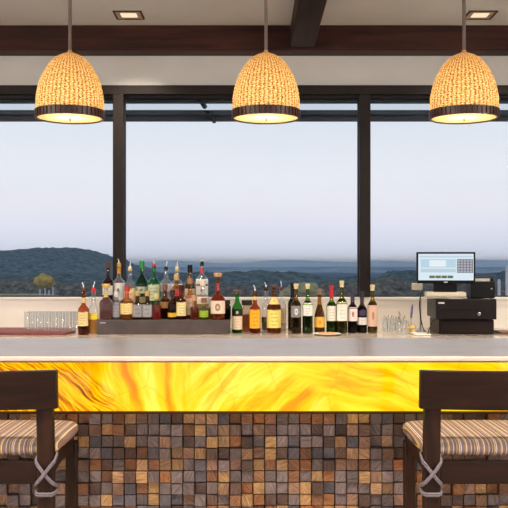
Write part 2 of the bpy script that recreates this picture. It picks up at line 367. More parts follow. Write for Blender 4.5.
# ------------------------------------------------------------------ pendants
def strawmat():
    m, nt, out = newmat('woven_straw'); tc = N(nt, 'ShaderNodeTexCoord')
    uv = N(nt, 'ShaderNodeUVMap'); uv.uv_map = 'uv'
    mp = N(nt, 'ShaderNodeMapping'); mp.inputs['Scale'].default_value = (120, 70, 1); L(nt, uv.outputs[0], mp.inputs[0])
    no = N(nt, 'ShaderNodeTexNoise'); no.inputs['Scale'].default_value = .8; no.inputs['Detail'].default_value = 2; no.inputs['Roughness'].default_value = .6; L(nt, mp.outputs[0], no.inputs['Vector'])
    r = N(nt, 'ShaderNodeValToRGB'); setramp(r, [(.32, lin((88,56,24))), (.45, lin((176,132,74))), (.58, lin((226,196,140))), (.76, lin((250,236,204)))]); su = N(nt, 'ShaderNodeSeparateXYZ'); L(nt, uv.outputs[0], su.inputs[0])
    rb_ = N(nt, 'ShaderNodeMath', operation='MULTIPLY'); rb_.inputs[1].default_value = 48*math.pi; L(nt, su.outputs[0], rb_.inputs[0])
    rc_ = N(nt, 'ShaderNodeMath', operation='COSINE'); L(nt, rb_.outputs[0], rc_.inputs[0])
    ra_ = N(nt, 'ShaderNodeMath', operation='ABSOLUTE'); L(nt, rc_.outputs[0], ra_.inputs[0])
    rs_ = N(nt, 'ShaderNodeMath', operation='MULTIPLY_ADD'); rs_.inputs[1].default_value = .16; rs_.inputs[2].default_value = -.10; L(nt, ra_.outputs[0], rs_.inputs[0])
    rn_ = N(nt, 'ShaderNodeMath', operation='ADD'); L(nt, rs_.outputs[0], rn_.inputs[0]); L(nt, no.outputs[0], rn_.inputs[1])
    L(nt, rn_.outputs[0], r.inputs[0])
    d = N(nt, 'ShaderNodeBsdfDiffuse'); t = N(nt, 'ShaderNodeBsdfTranslucent'); L(nt, r.outputs[0], d.inputs[0]); L(nt, r.outputs[0], t.inputs[0])
    bp = N(nt, 'ShaderNodeBump'); bp.inputs['Strength'].default_value = .6; bp.inputs['Distance'].default_value = .003; L(nt, no.outputs[0], bp.inputs['Height']); L(nt, bp.outputs[0], d.inputs['Normal'])
    mx = N(nt, 'ShaderNodeMixShader'); mx.inputs[0].default_value = .4; L(nt, d.outputs[0], mx.inputs[1]); L(nt, t.outputs[0], mx.inputs[2])
    # small gaps between the strands
    tr = N(nt, 'ShaderNodeBsdfTransparent'); tr.inputs[0].default_value = (1,.85,.6,1)
    g = N(nt, 'ShaderNodeMapRange'); g.inputs[1].default_value = .34; g.inputs[2].default_value = .28; g.inputs[3].default_value = 0; g.inputs[4].default_value = .6; L(nt, no.outputs[0], g.inputs[0])
    m2 = N(nt, 'ShaderNodeMixShader'); L(nt, g.outputs[0], m2.inputs[0]); L(nt, mx.outputs[0], m2.inputs[1]); L(nt, tr.outputs[0], m2.inputs[2])
    L(nt, m2.outputs[0], out.inputs[0]); return m
straw = strawmat()
PZ = 3.0
sc = PZ/F
RP = 34*sc
# profile px: (half width, height above rim)
prof_px = [(4,62.5),(9,61),(15,57.5),(21,51),(25.5,44),(29,36.5),(31.5,29),(32.8,21),(33.3,14),(33.5,8)]
prof_px = [(a, 8+(b-8)*1.055) for a, b in prof_px]
def make_pendant():
    t = thing('pendant_lamp', '', 'pendant lamp', (0,0,0), 0, 'woven pendant lamps over the bar')
    # local z=0 at the rim plane
    bm = bmesh.new(); uvl = bm.loops.layers.uv.new('uv')
    # resample profile
    P = []
    for (a, b) in zip(prof_px, prof_px[1:]):
        for k in range(5): P.append((a[0]+(b[0]-a[0])*k/5, a[1]+(b[1]-a[1])*k/5))
    P.append(prof_px[-1])
    for _ in range(3):
        P = [P[0]]+[((P[i-1][0]+2*P[i][0]+P[i+1][0])/4, (P[i-1][1]+2*P[i][1]+P[i+1][1])/4) for i in range(1, len(P)-1)]+[P[-1]]
    seg = 192; rings = []
    for i, (r, z) in enumerate(P):
        ring = []
        for k in range(seg):
            a = 2*math.pi*k/seg
            rib = .0013*abs(math.cos(a*24))*min(1, r/12)
            wv = .0012*math.sin(i*math.pi*.9+(1 if (k//4) % 2 else 0)*math.pi) * min(1, r/20)
            rr = r*sc+rib+wv+noise.noise(Vector((math.cos(a)*9, math.sin(a)*9, i*.7)))*.0009
            ring.append(bm.verts.new((rr*math.cos(a), rr*math.sin(a), z*sc)))
        rings.append(ring)
    for i, (a, b) in enumerate(zip(rings, rings[1:])):
        for k in range(seg):
            f = bm.faces.new((a[k], a[(k+1)%seg], b[(k+1)%seg], b[k]))
            for lp, (u, v) in zip(f.loops, ((k, i), (k+1, i), (k+1, i+1), (k, i+1))): lp[uvl].uv = (u/seg, v/len(P))
    sh = obj('woven_shade', bm, straw, t, smooth=70)
    # ridged band
    bm = bmesh.new(); n = 44
    for k in range(n):
        a0 = 2*math.pi*k/n; a1 = 2*math.pi*(k+.58)/n
        vs = []
        for a in (a0, a1):
            for r in (RP-.004, RP+.0022):
                for z in (.5*sc, 8.2*sc): vs.append(bm.verts.new((r*math.cos(a), r*math.sin(a), z)))
        for f in [(0,1,3,2),(4,6,7,5),(0,4,5,1),(2,3,7,6),(0,2,6,4),(1,5,7,3)]: bm.faces.new([vs[i] for i in f])
    R0, R1 = RP-.006, RP-.0015
    lathe(bm, [(R0,0),(R1,0),(R1,8.6*sc),(R0,8.6*sc),(R0,0)], 64, capb=False, capt=False)
    obj('rim_band', bm, plain((66,42,38), .35, var=.2, scale=60), t)
    bm = bmesh.new(); lathe(bm, [(RP-.007, .004),(RP-.007,.007)], 48)
    m, nt, out = newmat('frosted_diffuser'); tl = N(nt, 'ShaderNodeBsdfTranslucent'); tl.inputs[0].default_value = lin((255,252,232)); df = N(nt, 'ShaderNodeBsdfDiffuse'); df.inputs[0].default_value = lin((250,240,214))
    mx = N(nt, 'ShaderNodeMixShader'); mx.inputs[0].default_value = .85; L(nt, df.outputs[0], mx.inputs[1]); L(nt, tl.outputs[0], mx.inputs[2]); L(nt, mx.outputs[0], out.inputs[0])
    dif = obj('diffuser', bm, m, t)
    bm = bmesh.new(); lathe(bm, [(.0015,-.008),(.004,-.006),(.004,.003)], 12); obj('finial', bm, plain((120,100,80), .3, metal=.8), dif)
    bm = bmesh.new(); lathe(bm, [(.016,64.4*sc),(.016,66*sc),(.008,66.5*sc),(.008,68.5*sc),(.004,69*sc)], 20); obj('collar', bm, plain((196,150,110), .3, metal=.7), t)
    bm = bmesh.new(); lathe(bm, [(.0062,67*sc),(.0062,CEIL-H(119,PZ)-.02)], 12); obj('stem', bm, plain((100,86,80), .4, metal=.3), t)
    bm = bmesh.new(); zc = CEIL-H(119,PZ); lathe(bm, [(.012,zc-.03),(.05,zc-.022),(.055,zc-.001)], 24); obj('ceiling_canopy', bm, plain((100,86,80), .4, metal=.3), t)
    bm = bmesh.new(); lathe(bm, [(.002,.06),(.016,.066),(.026,.085),(.026,.1),(.016,.12),(.012,.135),(.012,.15),(.005,.21)], 16); obj('bulb', bm, emis((255,214,150), 9), t, smooth=60)
    ld = bpy.data.lights.new('bulb_glow', 'POINT'); ld.energy = 1.15; ld.color = (1,.84,.6); ld.shadow_soft_size = .03
    lo = bpy.data.objects.new('bulb_glow', ld); C.objects.link(lo); lo.location = (0,0,.045); lo.parent = t
    return t
p0 = make_pendant()
for i, (px, l) in enumerate([(70, 'woven straw dome pendant lamp hanging in front of the left mullion'), (266, 'woven straw dome pendant lamp hanging beside the ceiling beam, middle of the three'), (464, 'woven straw dome pendant lamp hanging above the point of sale monitor')]):
    o = p0 if i == 0 else copy_tree(p0)
    o.location = (X(px,PZ), PZ, H(119,PZ)); o['label'] = l

# ------------------------------------------------------------------ stools
def stripemat():
    m, nt, out = newmat('striped_fabric'); b = N(nt, 'ShaderNodeBsdfPrincipled'); L(nt, b.outputs[0], out.inputs[0]); b.inputs['Roughness'].default_value = .85; b.inputs['Specular IOR Level'].default_value = .2
    tc = N(nt, 'ShaderNodeTexCoord'); sp = N(nt, 'ShaderNodeSeparateXYZ'); L(nt, tc.outputs['Object'], sp.inputs[0])
    ad = N(nt, 'ShaderNodeMath', operation='MULTIPLY_ADD'); ad.inputs[1].default_value = 1/.052; ad.inputs[2].default_value = 10.3; L(nt, sp.outputs[0], ad.inputs[0])
    fr = N(nt, 'ShaderNodeMath', operation='FRACT'); L(nt, ad.outputs[0], fr.inputs[0])
    r = N(nt, 'ShaderNodeValToRGB')
    MA, CR, GO, GR, DK = lin((140,112,104)), lin((226,212,192)), lin((190,160,96)), lin((126,114,124)), lin((96,76,78))
    setramp(r, [(0,MA),(.12,CR),(.16,DK),(.2,CR),(.25,GR),(.38,MA),(.46,GO),(.52,CR),(.56,MA),(.7,GR),(.78,CR),(.81,GR),(.9,DK),(.95,GO)], 'CONSTANT')
    L(nt, fr.outputs[0], r.inputs[0])
    no = N(nt, 'ShaderNodeTexNoise'); no.inputs['Scale'].default_value = 500; L(nt, tc.outputs['Object'], no.inputs['Vector'])
    bp = N(nt, 'ShaderNodeBump'); bp.inputs['Strength'].default_value = .3; bp.inputs['Distance'].default_value = .001; L(nt, no.outputs[0], bp.inputs['Height']); L(nt, bp.outputs[0], b.inputs['Normal'])
    L(nt, r.outputs[0], b.inputs['Base Color']); return m
sw = wood((50,28,17), (22,11,7), .42, 3, 'Z'); swx = wood((40,21,14), (20,10,7), .42, 3, 'X')
def make_stool():
    t = thing('bar_stool', '', 'bar stool', (0,0,0), 0, 'wooden bar stools with striped cushions')
    hw = .222
    def leg(pts, w, d):   # pts: (x,y,z) centres; box section
        bm = bmesh.new(); rings = []
        for (x, y, z) in pts: rings.append([bm.verts.new((x+a*w/2, y+b*d/2, z)) for a, b in ((-1,-1),(1,-1),(1,1),(-1,1))])
        for a, b in zip(rings, rings[1:]):
            for k in range(4): bm.faces.new((a[k], a[(k+1)%4], b[(k+1)%4], b[k]))
        bm.faces.new(rings[0][::-1]); bm.faces.new(rings[-1]); return bm
    for s in (-1, 1):
        # rear leg runs up into the backrest
        bm = leg([(s*(hw-.028), -.25, 0), (s*(hw-.022), -.215, .45), (s*(hw-.021), -.205, .74), (s*(hw-.023), -.204, .85), (s*(hw-.026), -.203, 1.03)], .048, .032)
        obj('leg', bm, sw, t, bevel=.004)
        bm = leg([(s*(hw-.026), .16, 0), (s*(hw-.022), .15, .80)], .036, .04); obj('leg', bm, sw, t, bevel=.004)
        # side rail with arched underside
        bm = bmesh.new(); ys = [-.188+(.318)*k/10 for k in range(11)]
        top = [(y, .818) for y in ys]; bot = [(y, .752-.0+.028*math.sin(math.pi*k/10)) for k, y in enumerate(ys)]
        pts = top+bot[::-1]; xx0 = s*(hw-.034); xx1 = s*(hw-.012)
        a = [bm.verts.new((xx0, p[0], p[1])) for p in pts]; b = [bm.verts.new((xx1, p[0], p[1])) for p in pts]
        bm.faces.new(a); bm.faces.new(b[::-1])
        for k in range(len(pts)): bm.faces.new((a[k], b[k], b[(k+1)%len(pts)], a[(k+1)%len(pts)]))
        obj('side_rail', bm, sw, t)
        bo('stretcher', (s*(hw-.022)-.01, s*(hw-.022)+.01, -.205, .135, .33, .36), sw, t, .003)
    bo('rear_rail', (-hw+.045, hw-.045, -.215, -.19, .75, .816), swx, t, .003)
    bo('front_rail', (-hw+.04, hw-.04, .138, .16, .755, .818), swx, t, .003)
    bo('foot_rail', (-hw+.04, hw-.04, .138, .165, .27, .31), swx, t, .004)
    # curved backrest board
    bm = bmesh.new(); n = 16; rings = []
    z0, z1 = H(409,2.47), H(370,2.47)
    for k in range(n+1):
        u = -1+2*k/n; x = u*.238; y = -.222-.03*(1-u*u)
        rings.append([bm.verts.new(v) for v in ((x, y-.012+.004, z0), (x, y+.012+.004, z0), (x, y+.012-.006, z1), (x, y-.012-.006, z1))])
    for a, b in zip(rings, rings[1:]):
        for k in range(4): bm.faces.new((a[k], a[(k+1)%4], b[(k+1)%4], b[k]))
    bm.faces.new(rings[0][::-1]); bm.faces.new(rings[-1])
    obj('backrest', bm, swx, t, bevel=.004)
    # cushion
    bm = bmesh.new(); nx, ny = 20, 18; zc0, zc1 = .820, .874
    def pt(u, v, top):
        # superellipse footprint
        r = max(abs(u), abs(v)); 
        x = u*.232; y = v*.188
        e = 1-max(abs(u), abs(v))**6*.0
        cr = (abs(u)**8+abs(v)**8)
        puff = (1-abs(u)**5)*(1-abs(v)**5)
        k = 1-.03*min(1, cr/2)*abs(u)*abs(v)*2
        if abs(u) > .7 and abs(v) > .7:
            k = 1-.09*((abs(u)-.7)/.3)*((abs(v)-.7)/.3)
        z = (zc0+zc1)/2+(1 if top else -1)*((zc1-zc0)/2)*(.45+.55*max(0, puff)**.4)
        return (x*k, -.006+y*k, z)
    T = [[bm.verts.new(pt(-1+2*i/nx, -1+2*j/ny, True)) for j in range(ny+1)] for i in range(nx+1)]
    B = [[bm.verts.new(pt(-1+2*i/nx, -1+2*j/ny, False)) for j in range(ny+1)] for i in range(nx+1)]
    for i in range(nx):
        for j in range(ny):
            bm.faces.new((T[i][j], T[i+1][j], T[i+1][j+1], T[i][j+1])); bm.faces.new((B[i][j], B[i][j+1], B[i+1][j+1], B[i+1][j]))
    for i in range(nx):
        bm.faces.new((T[i][0], B[i][0], B[i+1][0], T[i+1][0])); bm.faces.new((T[i][ny], T[i+1][ny], B[i+1][ny], B[i][ny]))
    for j in range(ny):
        bm.faces.new((T[0][j], T[0][j+1], B[0][j+1], B[0][j])); bm.faces.new((T[nx][j], B[nx][j], B[nx][j+1], T[nx][j+1]))
    cu = obj('seat_cushion', bm, stripemat(), t)
    for p in cu.data.polygons: p.use_smooth = True
    sb = cu.modifiers.new('round', 'SUBSURF'); sb.levels = 1; sb.render_levels = 1
    # cords crossing round each rear leg
    tm = plain((104,98,108), .8, var=.15, scale=200)
    for s in (-1, 1):
        bm = bmesh.new(); cx = s*(hw-.0215); w = .0275; yf = -.2245; yb = -.186
        for dz in (0, .006):
            tube(bm, [(cx-w, yb, .832+dz), (cx-w, yf+.004, .815+dz), (cx-w*.7, yf-.004, .805+dz), (cx, yf-.005, .78+dz), (cx+w*.7, yf-.004, .757+dz), (cx+w, yf+.004, .748+dz), (cx+w, yb, .735+dz)], .0036, 8)
            tube(bm, [(cx+w, yb, .832+dz), (cx+w, yf+.004, .815+dz), (cx+w*.7, yf-.004, .805+dz), (cx, yf-.008, .78+dz), (cx-w*.7, yf-.004, .757+dz), (cx-w, yf+.004, .748+dz), (cx-w, yb, .735+dz)], .0036, 8)
            zz = .728-dz
            tube(bm, [(cx-w, yb, zz+.004), (cx-w, yf+.004, zz), (cx-w*.7, yf-.004, zz-.002), (cx+w*.7, yf-.004, zz-.002), (cx+w, yf+.004, zz), (cx+w, yb, zz+.004)], .0036, 8)
        obj('cushion_tie', bm, tm, t, smooth=60)
    return t
s0 = make_stool(); s0.location = (.72, 2.70, 0); s0['label'] = 'dark wooden bar stool with striped cushion, right of the two, below the monitor'
s1 = copy_tree(s0); s1.location = (-.81, 2.70, 0); s1['label'] = 'dark wooden bar stool with striped cushion, left of the two, below the tumblers'

# ------------------------------------------------------------------ bottles
def interp(prof, z):
    for (r0, z0), (r1, z1) in zip(prof, prof[1:]):
        if z0 <= z <= z1: return r0+(r1-r0)*(z-z0)/max(1e-6, z1-z0)
    return prof[-1][0]
WHITE = (235,240,238)
def bottle(kind, lab, x, ytop, w, Z, base, glassc, liq=None, fill=.6, labels=(), cap='screw', capc=(30,30,30), shoulder=(.58,.72), neck=.0128, sq=0, group=None, capy=None, taper=1.0, lean=0):
    """x, ytop, w in photograph pixels; labels (z0,z1,colour,ink,style) in fractions of glass height"""
    R = w/2*Z/F; z_top = H(ytop, Z); Ht = z_top-base
    caph = {'pourer': .052, 'screw': .02, 'cork': .022, 'foil': .0}[cap] if capy is None else capy
    G = Ht-caph                       # glass height
    s0, s1 = shoulder
    prof = [(R*.9, 0), (R*taper, .004), (R, G*.12), (R, G*s0*.96)]
    for k in range(1, 9):
        u = k/8; sm = math.cos(u*math.pi)*.5+.5
        prof.append((neck+(R-neck)*sm, G*(s0+(s1-s0)*u)))
    prof += [(neck*.95, G*.95), (neck*1.15, G*.955), (neck*1.15, G*.985), (neck*.95, G)]
    n = len(prof); sqv = None
    if sq: sqv = [sq]*4+[sq]*3+[4]*2+[2]*(n-9)
    t = thing(kind, lab, 'bottle', (X(x,Z), Z, base+.0004), random.uniform(-.1,.1) if sq else 0, group)
    bm = bmesh.new(); lathe(bm, prof, 28, sqv); obj('glass_body', bm, glass(glassc, .85, .03, .07 if min(glassc) > 180 else .02), t, smooth=50)
    if liq:
        zl = G*fill; lp = [(r*.93-.0004, max(z, .003)) for r, z in prof if z < zl]; lp.append((interp(prof, zl)*.93-.0004, zl))
        lsq = sqv[:len(lp)-1]+[sqv[min(len(lp)-1, n-1)]] if sq else None
        bm = bmesh.new(); lathe(bm, lp, 24, lsq); obj('liquid', bm, glass(liq, .1, .1, .38, .8), t, smooth=50)
    for (a, b, col, ink, st) in labels:
        bm = bmesh.new(); uvl = bm.loops.layers.uv.new('uv'); m_ = 18; rows = 5; arc = 2.3
        g = []
        for j in range(rows+1):
            z = G*(a+(b-a)*j/rows); r = interp(prof, z)+.0008; row = []
            nn = interp([(sqv[i], prof[i][1]) for i in range(n)], z) if sq else 2
            for i in range(m_+1):
                an = -math.pi/2+arc*(i/m_-.5)*1.0; c, s = math.cos(an), math.sin(an)
                d = 1 if nn == 2 else 1/((abs(c)**nn+abs(s)**nn)**(1/nn))
                row.append(bm.verts.new((r*d*c, r*d*s, z)))
            g.append(row)
        for j in range(rows):
            for i in range(m_):
                f = bm.faces.new((g[j][i], g[j][i+1], g[j+1][i+1], g[j+1][i]))
                for lp, (u, v) in zip(f.loops, ((i, j), (i+1, j), (i+1, j+1), (i, j+1))): lp[uvl].uv = (u/m_, v/rows)
        obj('label' if b < s0+.05 else 'neck_label', bm, paper(col, ink, st), t)
    rc = neck*1.3
    if cap == 'pourer':
        bm = bmesh.new(); lathe(bm, [(neck*.97, G-.012), (neck*1.05, G), (neck*.9, G+.012), (neck*.5, G+.018)], 16); pc = obj('pourer_collar', bm, plain(capc, .4), t, smooth=50)
        bm = bmesh.new(); q = random.choice((-1, 1))*.008
        tube(bm, [(0,0,G+.015), (0,0,G+.026), (q*.5,0,G+.038), (q,0,G+caph)], [.005,.0045,.004,.0032], 10); obj('pourer_spout', bm, plain((200,200,205), .25, metal=.8), pc, smooth=60)
    elif cap == 'screw':
        bm = bmesh.new(); lathe(bm, [(rc, G*.93), (rc, G+caph-.003), (rc*.9, G+caph)], 20); obj('screw_cap', bm, plain(capc, .35), t, smooth=40)
    elif cap == 'cork':
        bm = bmesh.new(); lathe(bm, [(rc*.8, G-.004), (rc*.8, G), (rc*1.5, G+.002), (rc*1.5, G+caph-.003), (rc*1.3, G+caph)], 20); obj('stopper', bm, plain(capc, .4), t, smooth=40)
    else:
        # wine: foil or exposed cork top
        col2, frac = capc if isinstance(capc[0], tuple) else (capc, .16)
        bm = bmesh.new(); lathe(bm, [(neck*1.06, G*(1-frac)), (neck*1.06, G*.95), (neck*1.25, G*.955), (neck*1.25, G+.001), (neck*1.1, G+.002)], 20); obj('foil_capsule', bm, plain(col2, .4), t, smooth=40)
    return t

# riser the spirits stand on
rb = .4375-.351
rt = thing('bottle_riser', 'low dark grey stepped riser holding the spirits in front of the window', 'display riser', (X(165.5,5.3), 5.3, cz+.0005))
hwR = (231-99)/2*5.15/F
rm = plain((76,66,66), .5, var=.15, scale=12)
bo('front_step', (-hwR, hwR, -.16, .02, 0, rb), rm, rt, .003)
bo('rear_step', (-hwR, hwR, .022, .2, 0, rb+.06), rm, rt, .003)
bo('name_plate', (-hwR+.02, -hwR+.055, -.1625, -.1605, rb-.02, rb-.014), plain((190,186,184), .4), rt)
B1 = cz+rb+.0005; B2 = B1+.06; ZA = 5.41; ZF = 5.19; ZM = 5.26
g1 = 'spirits on the rear step of the riser'; g2 = 'spirits on the front step of the riser'; g3 = 'bottles standing on the back counter'; g4 = 'wine bottles on the back counter'
CL = (238,242,244); CREAM = (232,216,180); BLK = (24,20,20); WH = (236,234,228)
lb = 'liquor_bottle'
bottle(lb, 'dark brown liquor bottle with white label at the left end of the rear row', 108, 262, 11, ZA, B2, (120,60,40), (70,20,10), .6, [(.3,.52,WH,(120,60,50),0)], 'screw', (70,50,44), group=g1)
bottle(lb, 'clear bottle with amber neck and white label bearing a dark figure', 119, 259, 12, ZA+.035, B2, CL, (225,220,214), .5, [(.18,.58,WH,(30,26,30),3), (.80,.94,(214,150,40),(150,90,20),2)], 'pourer', (206,150,50), group=g1, capy=.04)
bottle(lb, 'clear bottle with pale pourer and cream and red label in the rear row', 130, 261, 12, ZA-.02, B2, (226,232,240), (232,226,214), .5, [(.12,.52,(236,214,160),(170,40,30),2)], 'pourer', (236,214,160), group=g1)
bottle(lb, 'dark green bottle with bright green screw cap in the rear row', 142, 261, 12.5, ZA+.03, B2, (40,120,60), (30,90,40), .55, [(.34,.5,(200,206,180),(60,70,50),3), (.12,.26,(170,160,110),(60,70,50),0)], 'screw', (20,140,60), group=g1, shoulder=(.58,.8), capy=.03)
bottle(lb, 'bright green bottle with red pourer and pale label in the rear row', 154, 258, 12.5, ZA-.025, B2, (60,190,110), (40,170,90), .55, [(.18,.56,(222,230,196),(70,120,70),0)], 'pourer', (190,30,40), group=g1, shoulder=(.6,.74))
bottle(lb, 'clear bottle with round pale label and black pourer right of the bright green bottle', 166, 261, 12, ZA+.035, B2, CL, (230,228,226), .5, [(.42,.62,(225,226,230),(130,140,160),1)], 'pourer', BLK, group=g1, shoulder=(.6,.78))
bottle(lb, 'clear bottle with cream pourer and white label above the slanted red label', 177, 261, 12, ZA-.02, B2, CL, (230,228,226), .5, [(.46,.62,(230,232,236),(110,130,160),3)], 'pourer', (224,206,150), group=g1, shoulder=(.6,.78))
bottle(lb, 'amber bottle with black screw cap in the rear row', 190, 265, 11, ZA+.03, B2, (200,140,80), (190,110,50), .5, [(.14,.5,(238,216,176),(180,130,80),0)], 'screw', BLK, group=g1, shoulder=(.6,.76), capy=.03)
bottle(lb, 'tall clear bottle with red neck band, tallest in the rear row', 202, 256, 13, ZA-.02, B2, CL, (238,236,230), .5, [(.3,.5,WH,(170,120,80),3), (.55,.66,(238,238,240),(70,80,110),2), (.79,.92,(190,50,50),(240,200,200),2)], 'pourer', BLK, group=g1, shoulder=(.62,.78))
# front step
bottle(lb, 'squat clear decanter bottle of dark red spirit with gold stopper, leftmost on the riser', 106, 284, 13, ZF, B1, (232,226,222), (130,26,16), .62, [(.7,.9,(222,190,120),(160,120,60),2)], 'cork', (214,176,96), group=g2, shoulder=(.5,.76), sq=5)
bottle(lb, 'slim silver grey bottle beside the squat dark red decanter', 116.5, 292, 8, ZF, B1, (190,190,200), (160,160,172), .7, [(.1,.7,(150,146,154),(80,70,70),0)], 'screw', (196,196,200), group=g2)
bottle(lb, 'amber bottle with big cream label and red cap on the front step', 127, 286, 13.5, ZF, B1, (214,170,110), (200,130,40), .6, [(.18,.54,(240,214,140),(110,90,50),0), (.72,.88,(190,40,30),(230,180,120),2)], 'screw', (180,40,34), group=g2, shoulder=(.58,.74))
bottle(lb, 'dark brown bottle with grey label, left of a matching pair', 137.5, 291, 9.5, ZF, B1, (120,76,50), (70,26,14), .6, [(.1,.6,(150,148,150),(60,56,60),2)], 'screw', (180,150,90), group=g2, sq=6)
bottle(lb, 'dark brown bottle with grey label, right of a matching pair', 147.5, 291, 9.5, ZF, B1, (120,76,50), (70,26,14), .6, [(.1,.6,(158,156,160),(60,56,60),2)], 'screw', (180,150,90), group=g2, sq=6)
bottle(lb, 'small flask of bright red spirit in front of the bright green bottle', 156.5, 294, 9.5, ZF, B1, (214,200,180), (200,24,24), .62, [], 'screw', (200,190,120), group=g2)
bottle(lb, 'dark amber bottle with gold band beside the small red flask', 165, 284, 9.5, ZM, B1, (160,100,60), (90,40,20), .6, [(.34,.54,(200,150,90),(90,50,30),0)], 'screw', (120,70,50), group=g2)
bottle(lb, 'dark bottle with small round yellow label low on its front', 172.5, 290, 9.5, ZF, B1, (110,60,40), (50,18,12), .62, [(.1,.26,(226,180,30),(150,100,10),2)], 'screw', (60,34,30), group=g2)
bottle(lb, 'square amber bottle with slanted red label on the front step', 176.5, 274, 10, ZM+.002, B1, (196,130,80), (120,50,20), .62, [(.54,.7,(214,40,30),(240,210,200),0)], 'screw', (190,160,90), group=g2, shoulder=(.72,.84), sq=6)
bottle(lb, 'brown bottle with dark cap and large cream label on the front step', 181.5, 285, 10.5, ZF, B1, (150,60,40), (120,40,20), .62, [(.12,.56,(238,222,160),(130,110,70),0)], 'screw', (60,20,24), group=g2)
bottle(lb, 'amber bottle with long cream label on the front step', 190, 278, 9.5, ZM, B1, (216,160,110), (190,110,60), .5, [(.1,.62,(240,216,190),(190,130,100),2)], 'screw', (160,110,70), group=g2)
bottle(lb, 'small flask of red amber spirit beside the long cream label', 194.5, 296, 8.5, ZF-.01, B1, (220,170,140), (160,50,24), .62, [], 'screw', (190,140,100), group=g2)
bottle(lb, 'clear bottle with pale yellow spirit and white label on the front step', 203, 280, 13, ZM+.01, B1, CL, (236,200,90), .5, [(.42,.62,(240,232,214),(190,150,90),0)], 'screw', (226,214,190), group=g2)
bottle(lb, 'small clear bottle with lime green label on the front step', 204, 298, 9.5, ZF-.01, B1, (200,200,170), (130,120,60), .5, [(.14,.5,(150,186,40),(90,110,20),2)], 'screw', (120,80,60), group=g2)
bottle(lb, 'ornate amber bottle with broad shoulders, red neck seal and wide cork stopper', 218, 273, 15.5, ZF, B1, (214,130,70), (180,84,30), .6, [(.14,.44,(232,214,190),(150,90,60),1), (.66,.84,(150,30,50),(210,170,160),2)], 'cork', (206,150,90), group=g2, shoulder=(.42,.68))
bottle(lb, 'squat dark bottle at the right end of the riser', 227.5, 300, 6.5, ZF, B1, (60,40,34), (34,18,14), .7, [], 'screw', (26,20,20), group=g2, sq=8, shoulder=(.8,.88))
# left pair on the counter
Zc = 5.12
cb = cz+.0005
bottle(lb, 'brown bottle with cream label and slanted steel pourer, left of the riser', 83.5, 282, 11, Zc, cb, (190,84,40), (90,30,14), .5, [(.2,.52,(238,214,150),(120,80,40),0), (.72,.84,(232,206,160),(150,110,60),2)], 'pourer', (90,40,34), group=g3, shoulder=(.56,.7))
bottle(lb, 'clear bottle of yellow spirit with red pourer collar, against the riser', 93.5, 282, 10, Zc+.04, cb, CL, (222,160,30), .42, [(.34,.48,(236,216,60),(150,130,30),2)], 'pourer', (206,30,40), group=g3, shoulder=(.56,.72))
# right group on the counter
bottle(lb, 'green bottle with black and cream labels, just right of the riser', 237.3, 290, 11, 5.24, cb, (60,170,60), (20,70,30), .56, [(.09,.42,(238,216,186),(190,160,130),0), (.42,.6,(20,24,22),(220,220,170),3)], 'cork', (110,60,50), group=g3, shoulder=(.58,.82), capy=.014)
bottle(lb, 'short square clear bottle with black lid and light brown spirit', 247, 300, 9.5, 5.32, cb, (226,206,186), (196,130,80), .6, [], 'screw', (60,54,36), group=g3, sq=8, shoulder=(.76,.86), neck=.026)
bottle(lb, 'amber bottle with orange yellow label and steel pourer', 255, 285, 11.5, 5.22, cb, (190,74,40), (120,40,20), .55, [(.13,.6,(244,178,30),(150,80,20),0), (.84,.92,(240,214,90),(200,160,60),2)], 'pourer', (70,30,20), group=g3, shoulder=(.58,.76))
bottle(lb, 'clear bottle with pourer behind the two yellow labelled bottles', 266, 282, 9.5, 5.42, cb, CL, (120,110,70), .3, [(.2,.34,(40,40,30),(200,190,120),0)], 'pourer', (60,30,34), group=g3, shoulder=(.56,.8))
bottle(lb, 'large amber bottle with pale yellow label, widest on the counter', 274, 285, 15, 5.24, cb, (190,96,40), (150,66,20), .66, [(.12,.52,(240,224,120),(150,130,60),0), (.64,.8,(240,206,120),(200,140,60),3)], 'cork', (80,50,44), group=g3, shoulder=(.52,.86), capy=.018)
bottle(lb, 'clear bottle with pourer and pink print partly behind the large amber bottle', 281.5, 281, 9.5, 5.38, cb, CL, (230,216,196), .5, [(.2,.54,(226,200,176),(150,50,50),0)], 'pourer', (90,30,44), group=g3, shoulder=(.58,.78))
wb = 'wine_bottle'; wn = .0118
CORK = (230,212,160)
def wine(lab, x, yt, w, Z, gl, lq, labels, capc, sh=(.56,.72), fill=.66): bottle(wb, lab, x, yt, w, Z, cb, gl, lq, fill, labels, 'foil', capc, shoulder=sh, neck=wn, group=g4)
wine('dark wine bottle half hidden behind the one with a grey label', 292.3, 283, 9, 5.42, (90,80,60), (24,16,18), [], ((26,30,44), .3))
wine('dark olive wine bottle with grey label bearing a white ring', 296, 284, 10.5, 5.2, (150,110,40), (30,14,16), [(.33,.56,(136,132,134),(240,238,236),1)], (CORK, .1))
wine('green wine bottle with plain white label, left of the amber one', 307.6, 284, 10.5, 5.2, (120,170,60), (26,34,20), [(.36,.62,(240,238,232),(150,150,160),0)], (CORK, .1))
wine('amber sloping shouldered wine bottle with low yellow label', 319.5, 290, 10.5, 5.22, (176,126,50), (120,70,24), [(.14,.38,(236,180,60),(214,120,40),3)], ((150,110,90), .1), (.36,.74))
wine('green wine bottle with red neck foil and white label', 331.5, 286, 10.5, 5.24, (110,180,50), (30,26,22), [(.26,.58,(240,236,222),(180,170,150),0)], ((196,30,44), .27))
wine('tall olive wine bottle with large white label', 341.8, 281, 11, 5.22, (150,146,40), (30,22,18), [(.24,.6,(242,238,228),(190,190,190),0)], (CORK, .12))
